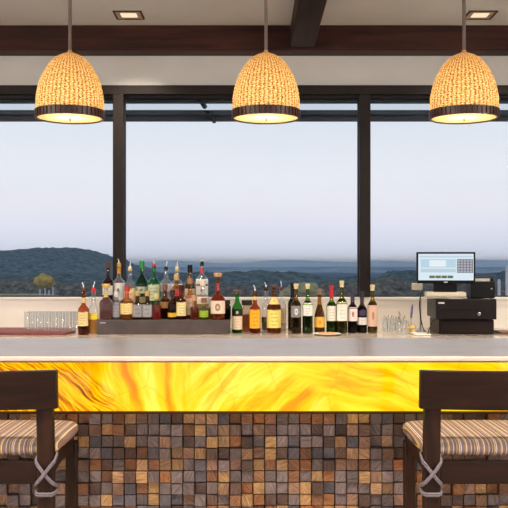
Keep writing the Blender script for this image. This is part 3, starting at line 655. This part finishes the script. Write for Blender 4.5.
wine('dark wine bottle with white label carrying a small red mark', 352.5, 290, 10, 5.24, (70,50,56), (20,12,16), [(.28,.6,(238,226,220),(196,60,44),3)], ((56,54,66), .25))
wine('dark wine bottle with small low white label in front of the right mullion', 362, 292, 10, 5.26, (70,60,56), (22,12,18), [(.2,.38,(240,234,230),(80,60,80),0), (.42,.56,(50,34,60),(120,80,130),0)], ((60,56,62), .25))
wine('olive wine bottle with pinkish label at the right end of the row', 372.5, 285, 10, 5.24, (176,150,60), (90,60,30), [(.14,.58,(226,190,166),(176,110,84),3)], (CORK, .12))

# ------------------------------------------------------------------ tray, glasses
bm = bmesh.new()
za, zb = 5.10, 5.50
pts = [(-4.2*.5, za), (X(66,za), za), (X(75,za+.16), za+.16), (X(76,zb), zb), (-2.1, zb)]
a = [bm.verts.new((p[0], p[1]-5.3, 0)) for p in pts]; b = [bm.verts.new((p[0], p[1]-5.3, .014)) for p in pts]
bm.faces.new(a[::-1]); bm.faces.new(b)
for i in range(len(pts)): bm.faces.new((a[i], a[(i+1)%5], b[(i+1)%5], b[i]))
tray = obj('serving_mat', bm, plain((124,52,50), .5, var=.12, scale=30, bump=.2), None, (0,5.3,cz+.0006), bevel=.003)
tag(tray, 'dark red mat on the back counter beneath the rows of tumblers', 'mat')
def tumbler_bm(R, h, th=.0018, rb=.85):
    bm = bmesh.new(); lathe(bm, [(R*rb,0),(R*rb+.001,.003),(R,h),(R-th,h),(R*rb-th+.001,.012),(.002,.011)], 24); return bm
gm = glass((246,248,249), .5, .05, .06)
g0 = None; hgl = H(312,5.25)-H(331,5.25)
for r in range(2):
    for c in range(8):
        if g0 is None:
            o = obj('tumbler', tumbler_bm(.0205, hgl), gm, None, smooth=50); g0 = o
            tag(o, 'clear tall tumbler standing in the rows on the dark red mat', 'glass', 'tumblers on the dark red mat')
        else:
            o = g0.copy(); C.objects.link(o)
        Z = 5.22+r*.062
        o.location = (X(27.5,5.22)+c*.0425+(.010 if r % 2 else 0), Z, cz+.0152)

# garnish tumblers by the wine
def gl(x, ytop, w, Z, lab):
    t = thing('garnish_glass', lab, 'glass', (X(x,Z), Z, cb), 0, 'small glasses of garnishes')
    R = w/2*Z/F; h = H(ytop,Z)-cb
    obj('bowl', tumbler_bm(R, h), gm, t, smooth=50); return t, R, h
t, R, h = gl(388, 318, 12, 5.14, 'small glass of black cocktail straws next to the last wine bottle')
for k in range(12):
    a = k*2.4; bm = bmesh.new(); rr = R*.6; tube(bm, [(0.25*rr*math.cos(a), .25*rr*math.sin(a), .014), (rr*1.1*math.cos(a), rr*1.1*math.sin(a), h+.004+.006*(k % 3))], .0022, 6)
    obj('straw', bm, plain(BLK if k % 2 else (230,228,224), .5), t)
t, R, h = gl(395.5, 319, 11, 5.26, 'small glass of black picks between the straws and the dried sprig')
for k in range(7):
    a = k*2.2; bm = bmesh.new(); rr = R*.6; tube(bm, [(0.2*rr*math.cos(a), .2*rr*math.sin(a), .014), (rr*1.1*math.cos(a), rr*1.1*math.sin(a), h+.01+.008*(k % 2))], .002, 6)
    obj('pick', bm, plain((40,34,38) if k % 2 else (200,190,180), .5), t)
def sprig(t, pts, leafc, n, r, top=None):
    bm = bmesh.new(); tube(bm, pts, .0012, 6); P = [Vector(p) for p in pts]
    for k in range(n):
        u = .25+.7*k/n; i = min(int(u*(len(P)-1)), len(P)-2); q = P[i].lerp(P[i+1], u*(len(P)-1)-i); a = k*2.4
        d = Vector((math.cos(a), math.sin(a), .9)).normalized()*r; s = Vector((-math.sin(a), math.cos(a), 0))*r*.18
        v = [bm.verts.new(p) for p in (q, q+d*.5+s, q+d, q+d*.5-s)]; bm.faces.new(v)
    obj('stem', bm, plain(leafc, .7), t)
t, R, h = gl(401.5, 320, 11, 5.14, 'small glass holding a dried grey green sprig')
sprig(t, [(0,0,.01), (-.004,0,.06), (-.010,0,.10), (-.014,0,H(310,5.22)-cb)], (96,92,84), 14, .018)
sprig(t, [(0,0,.01), (.006,0,.05), (.012,0,.09), (.018,0,H(315,5.22)-cb)], (110,100,92), 12, .016)
t, R, h = gl(410.5, 326, 11.5, 5.22, 'low glass of lemon slices with a purple lavender sprig')
for k in range(5):
    bm = bmesh.new(); a = k*1.3; lathe(bm, [(.017,0),(.019,.002),(.017,.004)], 20); o = obj('lemon_slice', bm, plain((236,190,60), .5, var=.1), t, (R*.25*math.cos(a), R*.25*math.sin(a), .014+.006*k)); o.rotation_euler = (.4*math.cos(a)+.2, .4*math.sin(a), 0)
sprig(t, [(0,0,.01), (.002,0,.05), (.004,0,.09), (.006,0,H(313,5.18)-cb)], (110,112,96), 12, .014)
bm = bmesh.new()
zt_ = H(305,5.18)-cb; zb_ = H(318,5.18)-cb
for k in range(46):
    u = k/45; z = zb_+(zt_-zb_)*u; a = k*2.4; r = .0055*math.sin(math.pi*(.15+.8*u))
    bmesh.ops.create_icosphere(bm, subdivisions=1, radius=.0032, matrix=Matrix.Translation((.004+.008*u+r*math.cos(a), r*math.sin(a), z)))
obj('lavender_flower', bm, plain((92,74,150), .7, var=.2, scale=200), t)
sprig(t, [(0,0,.01), (-.008,0,.04), (-.018,0,.075)], (120,116,104), 9, .014)
# plate with garnish in front of the wine
pz = 5.08
t = thing('plate', 'white plate with slices of bread lying in front of the green wine bottles', 'plate', (X(327,pz), pz, cb))
bm = bmesh.new(); lathe(bm, [(.04,0),(.055,.002),(.082,.010),(.084,.011),(.08,.012),(.05,.005),(.001,.005)], 36); obj('dish', bm, plain((238,234,226), .25, var=.02), t, smooth=50)
for k in range(4):
    bm = bmesh.new(); lathe(bm, [(.018,0),(.021,.003),(.018,.008)], 16); o = obj('bread_slice', bm, plain((206,150,90), .7, var=.15), t, (-.035+.024*k, -.01+.006*(k % 2), .0065)); o.rotation_euler = (.1, .18, 0)
np_ = bo('napkin', (-.05, .05, -.09, .09, 0, .008), plain((240,234,222), .8, var=.03), None, .003, (X(420,5.15), 5.15, cb))
tag(np_, 'folded white napkin on the counter between the lavender and the cash drawer', 'napkin')

# ------------------------------------------------------------------ point of sale
pb = thing('storage_cabinet', 'dark brown box cabinet on the counter beneath the cash drawer', 'cabinet', (X(464.5,5.2), 5.2, cb))
dk = wood((40,17,12), (20,8,7), .45, 3, 'X')
hwc = (492-437)/2*5.15/F; hc = H(320,5.15)-cb
bo('body', (-hwc, hwc, -.05, .22, 0, hc), dk, pb, .003)
bo('front_panel', (-hwc+.008, hwc-.008, -.056, -.0505, .006, hc-.008), dk, pb, .002)
ch = cb+hc+.0005
dt = thing('cash_drawer', 'black cash drawer with round lock beneath the monitor', 'cash drawer', (X(464,5.15), 5.12, ch), -.06)
hwd = (494-434)/2*5.1/F; hd = H(299,5.1)-ch
blk = plain((26,20,20), .42, var=.1, scale=80)
bm = bmesh.new(); box(bm, -hwd, hwd, -.028, .34, .007, hd)
for sx in (-1, 1):
    for yy in (.0, .3): box(bm, sx*(hwd-.03)-.012, sx*(hwd-.03)+.012, yy-.01, yy+.012, 0, .007)
obj('case', bm, blk, dt, bevel=.003)
df = bo('drawer_front', (-hwd+.004, hwd-.004, -.036, -.0285, .012, hd-.004), plain((30,22,22), .4, var=.08, scale=80), dt, .002)
bo('slot', (-hwd+.03, .08, -.0375, -.0362, hd*.47, hd*.53), plain((14,12,12), .5), df)
bo('maker_badge', (-hwd+.014, -hwd+.05, -.0375, -.0362, hd*.78, hd*.86), plain((200,198,200), .4), df)
bm = bmesh.new(); lathe(bm, [(.010,0),(.010,.003),(.006,.005)], 20); o = obj('lock', bm, plain((190,184,180), .25, metal=.8), df, (.075, -.0365, hd*.32)); o.rotation_euler = (math.pi/2, 0, 0)
dtop = ch+hd+.0006
# monitor
mz = 5.11
mt = thing('touchscreen_monitor', 'black touchscreen monitor showing the till screen, standing on the cash drawer', 'monitor', (X(447,mz), mz+.06, dtop), -.10)
hm = (475-417)/2*mz/F; z0m = H(283.5,mz)-dtop; z1m = H(252,mz)-dtop
th = math.radians(-8)
def tiltpart(name, dims, m, par, bev=0):
    o = bo(name, dims, m, par, bev); return o
body = bo('screen_housing', (-hm, hm, -.055, -.03, z0m, z1m), plain((16,13,14), .4, var=.05), mt, .004)
sh_ = z1m-z0m; bz = .011
sx0, sx1, sz0, sz1 = -hm+bz, hm-bz, z0m+.019, z1m-bz
scr = bo('screen', (sx0, sx1, -.0565, -.0555, sz0, sz1), emis((214,230,240), .95), body)
def ui(u0, u1, v0, v1, c, s=.9, d=.0005, name='screen_panel'):
    W, Hh = sx1-sx0, sz1-sz0
    return bo(name, (sx0+u0*W, sx0+u1*W, -.0567-d, -.0566, sz0+v0*Hh, sz0+v1*Hh), emis(c, s), scr)
ui(.02,.98,.86,.93,(196,214,226)); ui(.04,.68,.48,.8,(186,214,230)); ui(.2,.5,.52,.76,(232,240,244),d=.001)
ui(.04,.68,.3,.44,(190,210,220)); ui(.7,.99,.28,.8,(120,122,130))
for i in range(5):
    for j in range(5): ui(.71+i*.056,.75+i*.056,.30+j*.1,.37+j*.1,(178,176,184),d=.001,name='screen_key')
for i in range(4): ui(.2+i*.11,.3+i*.11,.08,.18,(104,116,84),name='screen_key')
bo('maker_badge', (-.012, .012, -.0562, -.0552, z0m+.006, z0m+.011), plain((210,210,210), .3), body)
st = bmesh.new(); box(st, -.118, .118, -.075, .05, .012, .040); box(st, -.125, .125, -.06, .06, 0, .0118); obj('stand_base', st, plain((214,204,184), .4, var=.03), mt, bevel=.006)
bo('stand_neck', (-.07, .07, -.0295, .02, .0405, z0m+.06), plain((18,15,16), .4), mt, .006)
# cloth coloured card and paper on the drawer
pp = bo('receipt_paper', (-.04,.04,-.03,-.0,0,.0012), plain((210,214,236), .7), None, 0, (X(450,5.10), 5.10-.0, dtop)); pp.rotation_euler = (0,0,.1)
pp.location = (X(455,5.1), 5.125, dtop)
tag(pp, 'sheet of pale bluish paper lying on the cash drawer under the monitor', 'paper')
# printer
pr = thing('receipt_printer', 'black receipt printer on the cash drawer behind the monitor', 'printer', (X(480,5.28), 5.28, dtop), -.06)
hp = (492-468)/2*5.2/F; hpz = H(277,5.2)-dtop
bo('body', (-hp, hp, -.09, .09, 0, hpz*.8), plain((16,13,14), .4), pr, .006)
bo('lid', (-hp+.004, hp-.004, -.07, .085, hpz*.805, hpz), plain((26,20,20), .4), pr, .008)
bo('paper', (-hp*.6, hp*.6, -.078, -.0765, hpz*.78, hpz*.93), plain((226,220,214), .7), pr)
bm = bmesh.new(); lathe(bm, [(.005,0),(.005,.002)], 12); o = obj('power_button', bm, plain((200,200,200), .4), pr, (hp*.7, -.0905, hpz*.45)); o.rotation_euler = (math.pi/2,0,0)
# keys hanging / lying on the drawer
bm = bmesh.new()
for k in range(12):
    a = 2*math.pi*k/12; 
ring = [(.009*math.cos(2*math.pi*k/16), .009*math.sin(2*math.pi*k/16), .0015) for k in range(17)]
tube(bm, ring, .001, 6, cap=False); box(bm, .009, .034, -.003, .003, .0003, .0025); box(bm, -.004, .004, -.035, -.009, .0003, .0025)
kk = obj('key_ring', bm, plain((190,180,170), .3, metal=.8), None, (X(484,5.12), 5.125, dtop)); tag(kk, 'small steel key ring lying on the cash drawer by the printer', 'keys')
# pole display
pd = thing('pole_display', 'small beige customer display on a thin grey pole left of the monitor', 'customer display', (X(420.5,5.35), 5.35, cb))
bm = bmesh.new(); lathe(bm, [(.03,0),(.03,.005),(.005,.008),(.0045,H(290,5.35)-cb)], 16); obj('pole', bm, plain((150,150,154), .4, metal=.4), pd, smooth=40)
bo('display_head', (-.055, .012, -.012, .012, H(290,5.35)-cb, H(283,5.35)-cb), plain((206,200,180), .5), pd, .004)
def cable(name, lab, pts, c, r=.0032):
    cu = [Vector(p) for p in pts]; out = []
    for i in range(len(cu)-1):
        p0 = cu[max(i-1,0)]; p1 = cu[i]; p2 = cu[i+1]; p3 = cu[min(i+2,len(cu)-1)]
        for k in range(6):
            t_ = k/6; out.append(.5*((2*p1)+(-p0+p2)*t_+(2*p0-5*p1+4*p2-p3)*t_**2+(-p0+3*p1-3*p2+p3)*t_**3))
    out.append(cu[-1]); bm = bmesh.new(); tube(bm, out, r, 8); o = obj(name, bm, plain(c, .5), None, smooth=60); tag(o, lab, 'cable')
def P(x, y, Z): return (X(x,Z), Z, H(y,Z))
cable('power_cable', 'black cable hanging from the monitor to the counter left of the cabinet', [P(421,292,5.26), P(419.5,305,5.25), P(421,320,5.24), P(424,330,5.22), (X(427,5.2),5.2,cb+.0045)], (34,32,36), .0035)
cable('data_cable', 'thin dark cable looping from the cash drawer down to the counter', [P(436.5,318.5,5.05), P(432,322,5.04), P(429,330,5.06), P(427.5,334,5.1), (X(426,5.14),5.14,cb+.004)], (30,28,30), .003)
bx = bo('wooden_box', (0, .22, -.06, .1, 0, H(331,5.2)-cb), wood((120,84,60), (84,58,44)), None, .003, (X(497.5,5.2), 5.2, cb)); tag(bx, 'low brown wooden box on the counter right of the dark cabinet', 'box')

# ------------------------------------------------------------------ outside
# canopy over the windows
cn = thing('window_canopy', 'dark blue grey slatted canopy outside above the windows', 'canopy', (0, 5.9, H(96,WZ)))
cm = plain((62,72,84), .6, var=.1, scale=5)
zc = H(97.5, 5.86)-H(96,WZ)
bo('soffit', (-5, 5, 0, .95, zc+.02, zc+.08), cm, cn)
for (y0, m_) in ((.02, cm), (.30, emis((214,226,238), .8)), (.50, cm), (.80, cm)):  # the pale slat is made to glow so its stripe looks bright
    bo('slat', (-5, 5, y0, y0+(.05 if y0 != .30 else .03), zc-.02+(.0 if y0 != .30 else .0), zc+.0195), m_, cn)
bo('fascia', (-5, 5, .951, 1.0, H(121,6.9)-H(96,WZ), zc+.12), plain((50,58,68), .6), cn)
bm = bmesh.new(); tube(bm, [(X(200,5.95), .01, zc-.0), (X(214,6.8), .94, zc+.0)], .02, 6); obj('brace', bm, plain((30,32,40), .5), cn)

def leafmat(c1, c2, sc):
    key = ('leaf', c1, c2, sc)
    if key in MC: return MC[key]
    m, nt, out = newmat('foliage'); b = N(nt, 'ShaderNodeBsdfDiffuse'); L(nt, b.outputs[0], out.inputs[0])
    tc = N(nt, 'ShaderNodeTexCoord'); no = N(nt, 'ShaderNodeTexNoise'); no.inputs['Scale'].default_value = sc; no.inputs['Detail'].default_value = 6; no.inputs['Roughness'].default_value = .7
    L(nt, tc.outputs['Object'], no.inputs['Vector']); r = N(nt, 'ShaderNodeValToRGB'); setramp(r, [(.35, lin(c1)), (.65, lin(c2))]); L(nt, no.outputs[0], r.inputs[0]); L(nt, r.outputs[0], b.inputs[0]); MC[key] = m; return m
def ridge(name, prof, Z, depth, mat, amp, freq, foot, nd=14, nx=420):
    """prof: list of (x px, y px) crest line at distance Z; mesh rises from the valley to the crest and falls away behind"""
    bm = bmesh.new(); g = []
    xa, xb = prof[0][0], prof[-1][0]
    def yy(x):
        for (p, q), (r, s) in zip(prof, prof[1:]):
            if p <= x <= r: u = (x-p)/(r-p); u = u*u*(3-2*u); return q+(s-q)*u
        return prof[-1][1]
    for j in range(nd+1):
        v = j/nd; row = []
        for i in range(nx+1):
            x = xa+(xb-xa)*i/nx; top = H(yy(x), Z); wx = X(x, Z)
            dy = (v-.6)*depth
            s = math.sin(math.pi/2*min(1, v/.6)) if v < .6 else math.cos((v-.6)/.4*math.pi/2*.8)
            z = foot+(top-foot)*s
            nz = noise.fractal(Vector((wx*freq, dy*freq, 3.3)), 1, 2, 5)*amp+abs(noise.noise(Vector((wx*freq*5, dy*freq*5, 1))))*amp*.6
            row.append(bm.verts.new((wx, Z+dy, z+nz*(.4+.6*s))))
        g.append(row)
    for j in range(nd):
        for i in range(nx): bm.faces.new((g[j][i], g[j][i+1], g[j+1][i+1], g[j+1][i]))
    o = obj(name, bm, mat); tag(o, None, None, kind='structure')
    for p in o.data.polygons: p.use_smooth = True
    return o
GZ = -42.0
g_ = bo('ground', (-6000, 6000, 60, 15000, GZ-1, GZ), leafmat((30,38,30), (60,62,46), .02)); struct(g_)
dark = leafmat((34,44,42), (120,124,104), .12)
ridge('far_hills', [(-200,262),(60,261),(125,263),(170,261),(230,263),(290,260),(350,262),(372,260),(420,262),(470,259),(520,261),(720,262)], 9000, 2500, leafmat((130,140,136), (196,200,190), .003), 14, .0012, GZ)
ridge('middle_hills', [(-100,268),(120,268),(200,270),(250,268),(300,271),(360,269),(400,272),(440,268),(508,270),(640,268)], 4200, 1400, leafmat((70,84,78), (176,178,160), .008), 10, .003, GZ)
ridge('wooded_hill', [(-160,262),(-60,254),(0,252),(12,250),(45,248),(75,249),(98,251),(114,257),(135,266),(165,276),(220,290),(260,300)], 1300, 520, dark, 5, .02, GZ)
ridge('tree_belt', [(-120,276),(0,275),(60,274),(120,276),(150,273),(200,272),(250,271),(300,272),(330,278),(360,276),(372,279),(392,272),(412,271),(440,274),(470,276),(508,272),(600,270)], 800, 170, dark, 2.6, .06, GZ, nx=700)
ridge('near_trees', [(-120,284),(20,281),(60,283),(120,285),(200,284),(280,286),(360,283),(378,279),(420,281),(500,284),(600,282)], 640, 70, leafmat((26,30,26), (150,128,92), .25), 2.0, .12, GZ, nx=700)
def crown(name, lab, x, y, wpx, hpx, Z, mat, cat='tree', base=GZ):
    t = thing(name, lab, cat, (X(x,Z), Z, base)); r = wpx/2*Z/F; zt_ = H(y,Z); rz = hpx/2*Z/F
    bm = bmesh.new(); bmesh.ops.create_icosphere(bm, subdivisions=4, radius=1)
    for v in bm.verts:
        d = 1+.22*noise.fractal(v.co*2.2+Vector((x,0,0)), 1, 2, 4); v.co = Vector((v.co.x*r*d, v.co.y*r*d, v.co.z*rz*d+zt_-rz-base))
    o = obj('crown', bm, mat, t)
    for p in o.data.polygons: p.use_smooth = True
    bm = bmesh.new(); tube(bm, [(0,0,0), (0,0,zt_-rz-base)], max(.25, r*.08), 8); obj('trunk', bm, plain((70,56,44), .8), t)
crown('autumn_tree', 'golden autumn tree in front of the wooded hill, seen through the left window', 44, 274, 20, 15, 560, leafmat((150,122,40), (230,184,66), .3))
crown('dry_grass_mound', 'pale straw coloured rounded shrub beyond the glass behind the first wine bottles', 303, 282, 42, 24, 480, leafmat((150,136,90), (200,180,120), .4), 'shrub')
# shore with boats, white posts
ridge('shore', [(-100,294.5),(20,293.5),(36,293.5),(70,295.5),(200,296)], 520, 14, leafmat((170,150,100), (200,180,130), .3), .2, .1, GZ, nd=8, nx=200)
for i, (x, y0, y1) in enumerate(((40,289,297), (45,288,297), (49,290,297), (53,287,297))):
    Z = 470; bm = bmesh.new(); r = .35; tube(bm, [(X(x,Z), Z, GZ), (X(x,Z), Z, H(y0,Z))], r, 8)
    tag(obj('mast', bm, plain((214,216,222), .5)), 'thin white mast by the shore beyond the left window', 'mast', 'white masts by the shore')
for i, (x, y0, w, l) in enumerate(((488,283,2.4,'white post outside the right window, leftmost and next to the printer'), (499,279,3,'broad white post outside the right window, second from the right edge'), (507,266,3,'tallest white post outside at the right edge of the window'))):
    Z = 7.5; bm = bmesh.new(); lathe(bm, [(w/2*Z/F, -.6), (w/2*Z/F, H(y0+2,Z)-.5-.0), (w/4*Z/F, H(y0,Z)-.5)], 12)
    tag(obj('garden_post', bm, plain((214,218,226), .5), None, (X(x,Z), Z, .5)), l, 'post', 'white posts outside the right window')
bt = struct(bo('terrace', (-6, 6, 5.86, 9, -.2, -.1), plain((130,126,120), .7)))
# atmospheric haze over the valley
bm = bmesh.new(); box(bm, -7000, 7000, 60, 14500, GZ+.5, 32)
m, nt, out = newmat('valley_haze'); vs = N(nt, 'ShaderNodeVolumeScatter'); vs.inputs['Color'].default_value = (.56,.74,1,1); vs.inputs['Density'].default_value = .00017; L(nt, vs.outputs[0], out.inputs['Volume'])
hz = obj('valley_haze', bm, m); tag(hz, 'thin blue haze over the valley', 'haze', kind='stuff')

# ------------------------------------------------------------------ world
w = bpy.data.worlds.new('sky'); S.world = w; w.use_nodes = True; nt = w.node_tree; nt.nodes.clear()
out = N(nt, 'ShaderNodeOutputWorld'); bg = N(nt, 'ShaderNodeBackground'); L(nt, bg.outputs[0], out.inputs[0])
tc = N(nt, 'ShaderNodeTexCoord'); sp = N(nt, 'ShaderNodeSeparateXYZ'); L(nt, tc.outputs['Generated'], sp.inputs[0])
r = N(nt, 'ShaderNodeValToRGB'); L(nt, sp.outputs[2], r.inputs[0])
setramp(r, [(0, lin((196,208,228))), (.02, lin((208,214,230))), (.06, lin((222,221,230))), (.11, lin((220,224,230))), (.18, lin((208,216,226))), (.4, lin((150,176,208))), (1, lin((120,150,190)))])
no = N(nt, 'ShaderNodeTexNoise'); no.inputs['Scale'].default_value = 3; mp = N(nt, 'ShaderNodeMapping'); mp.inputs['Scale'].default_value = (1,1,5); L(nt, tc.outputs['Generated'], mp.inputs[0]); L(nt, mp.outputs[0], no.inputs['Vector'])
mx = N(nt, 'ShaderNodeMix', data_type='RGBA'); mx.blend_type = 'SOFT_LIGHT'; mx.inputs[0].default_value = .12; L(nt, r.outputs[0], mx.inputs[6]); L(nt, no.outputs[0], mx.inputs[7]); L(nt, mx.outputs[2], bg.inputs[0])
bg.inputs[1].default_value = 1.05
S.cycles.transparent_max_bounces = 64

# ------------------------------------------------------------------ camera
cam = bpy.data.cameras.new('camera'); co = bpy.data.objects.new('camera', cam); C.objects.link(co)
co.location = (0, 0, CH); co.rotation_euler = (math.pi/2, 0, 0); cam.sensor_width = 36; cam.lens = F/508*36; cam.shift_y = 8/508
cam.clip_end = 30000; cam.clip_start = .05; S.camera = co
S.view_settings.view_transform = 'Standard'; S.view_settings.look = 'None'; S.view_settings.gamma = 1; S.view_settings.exposure = 0.15
S.view_settings.use_curve_mapping = False
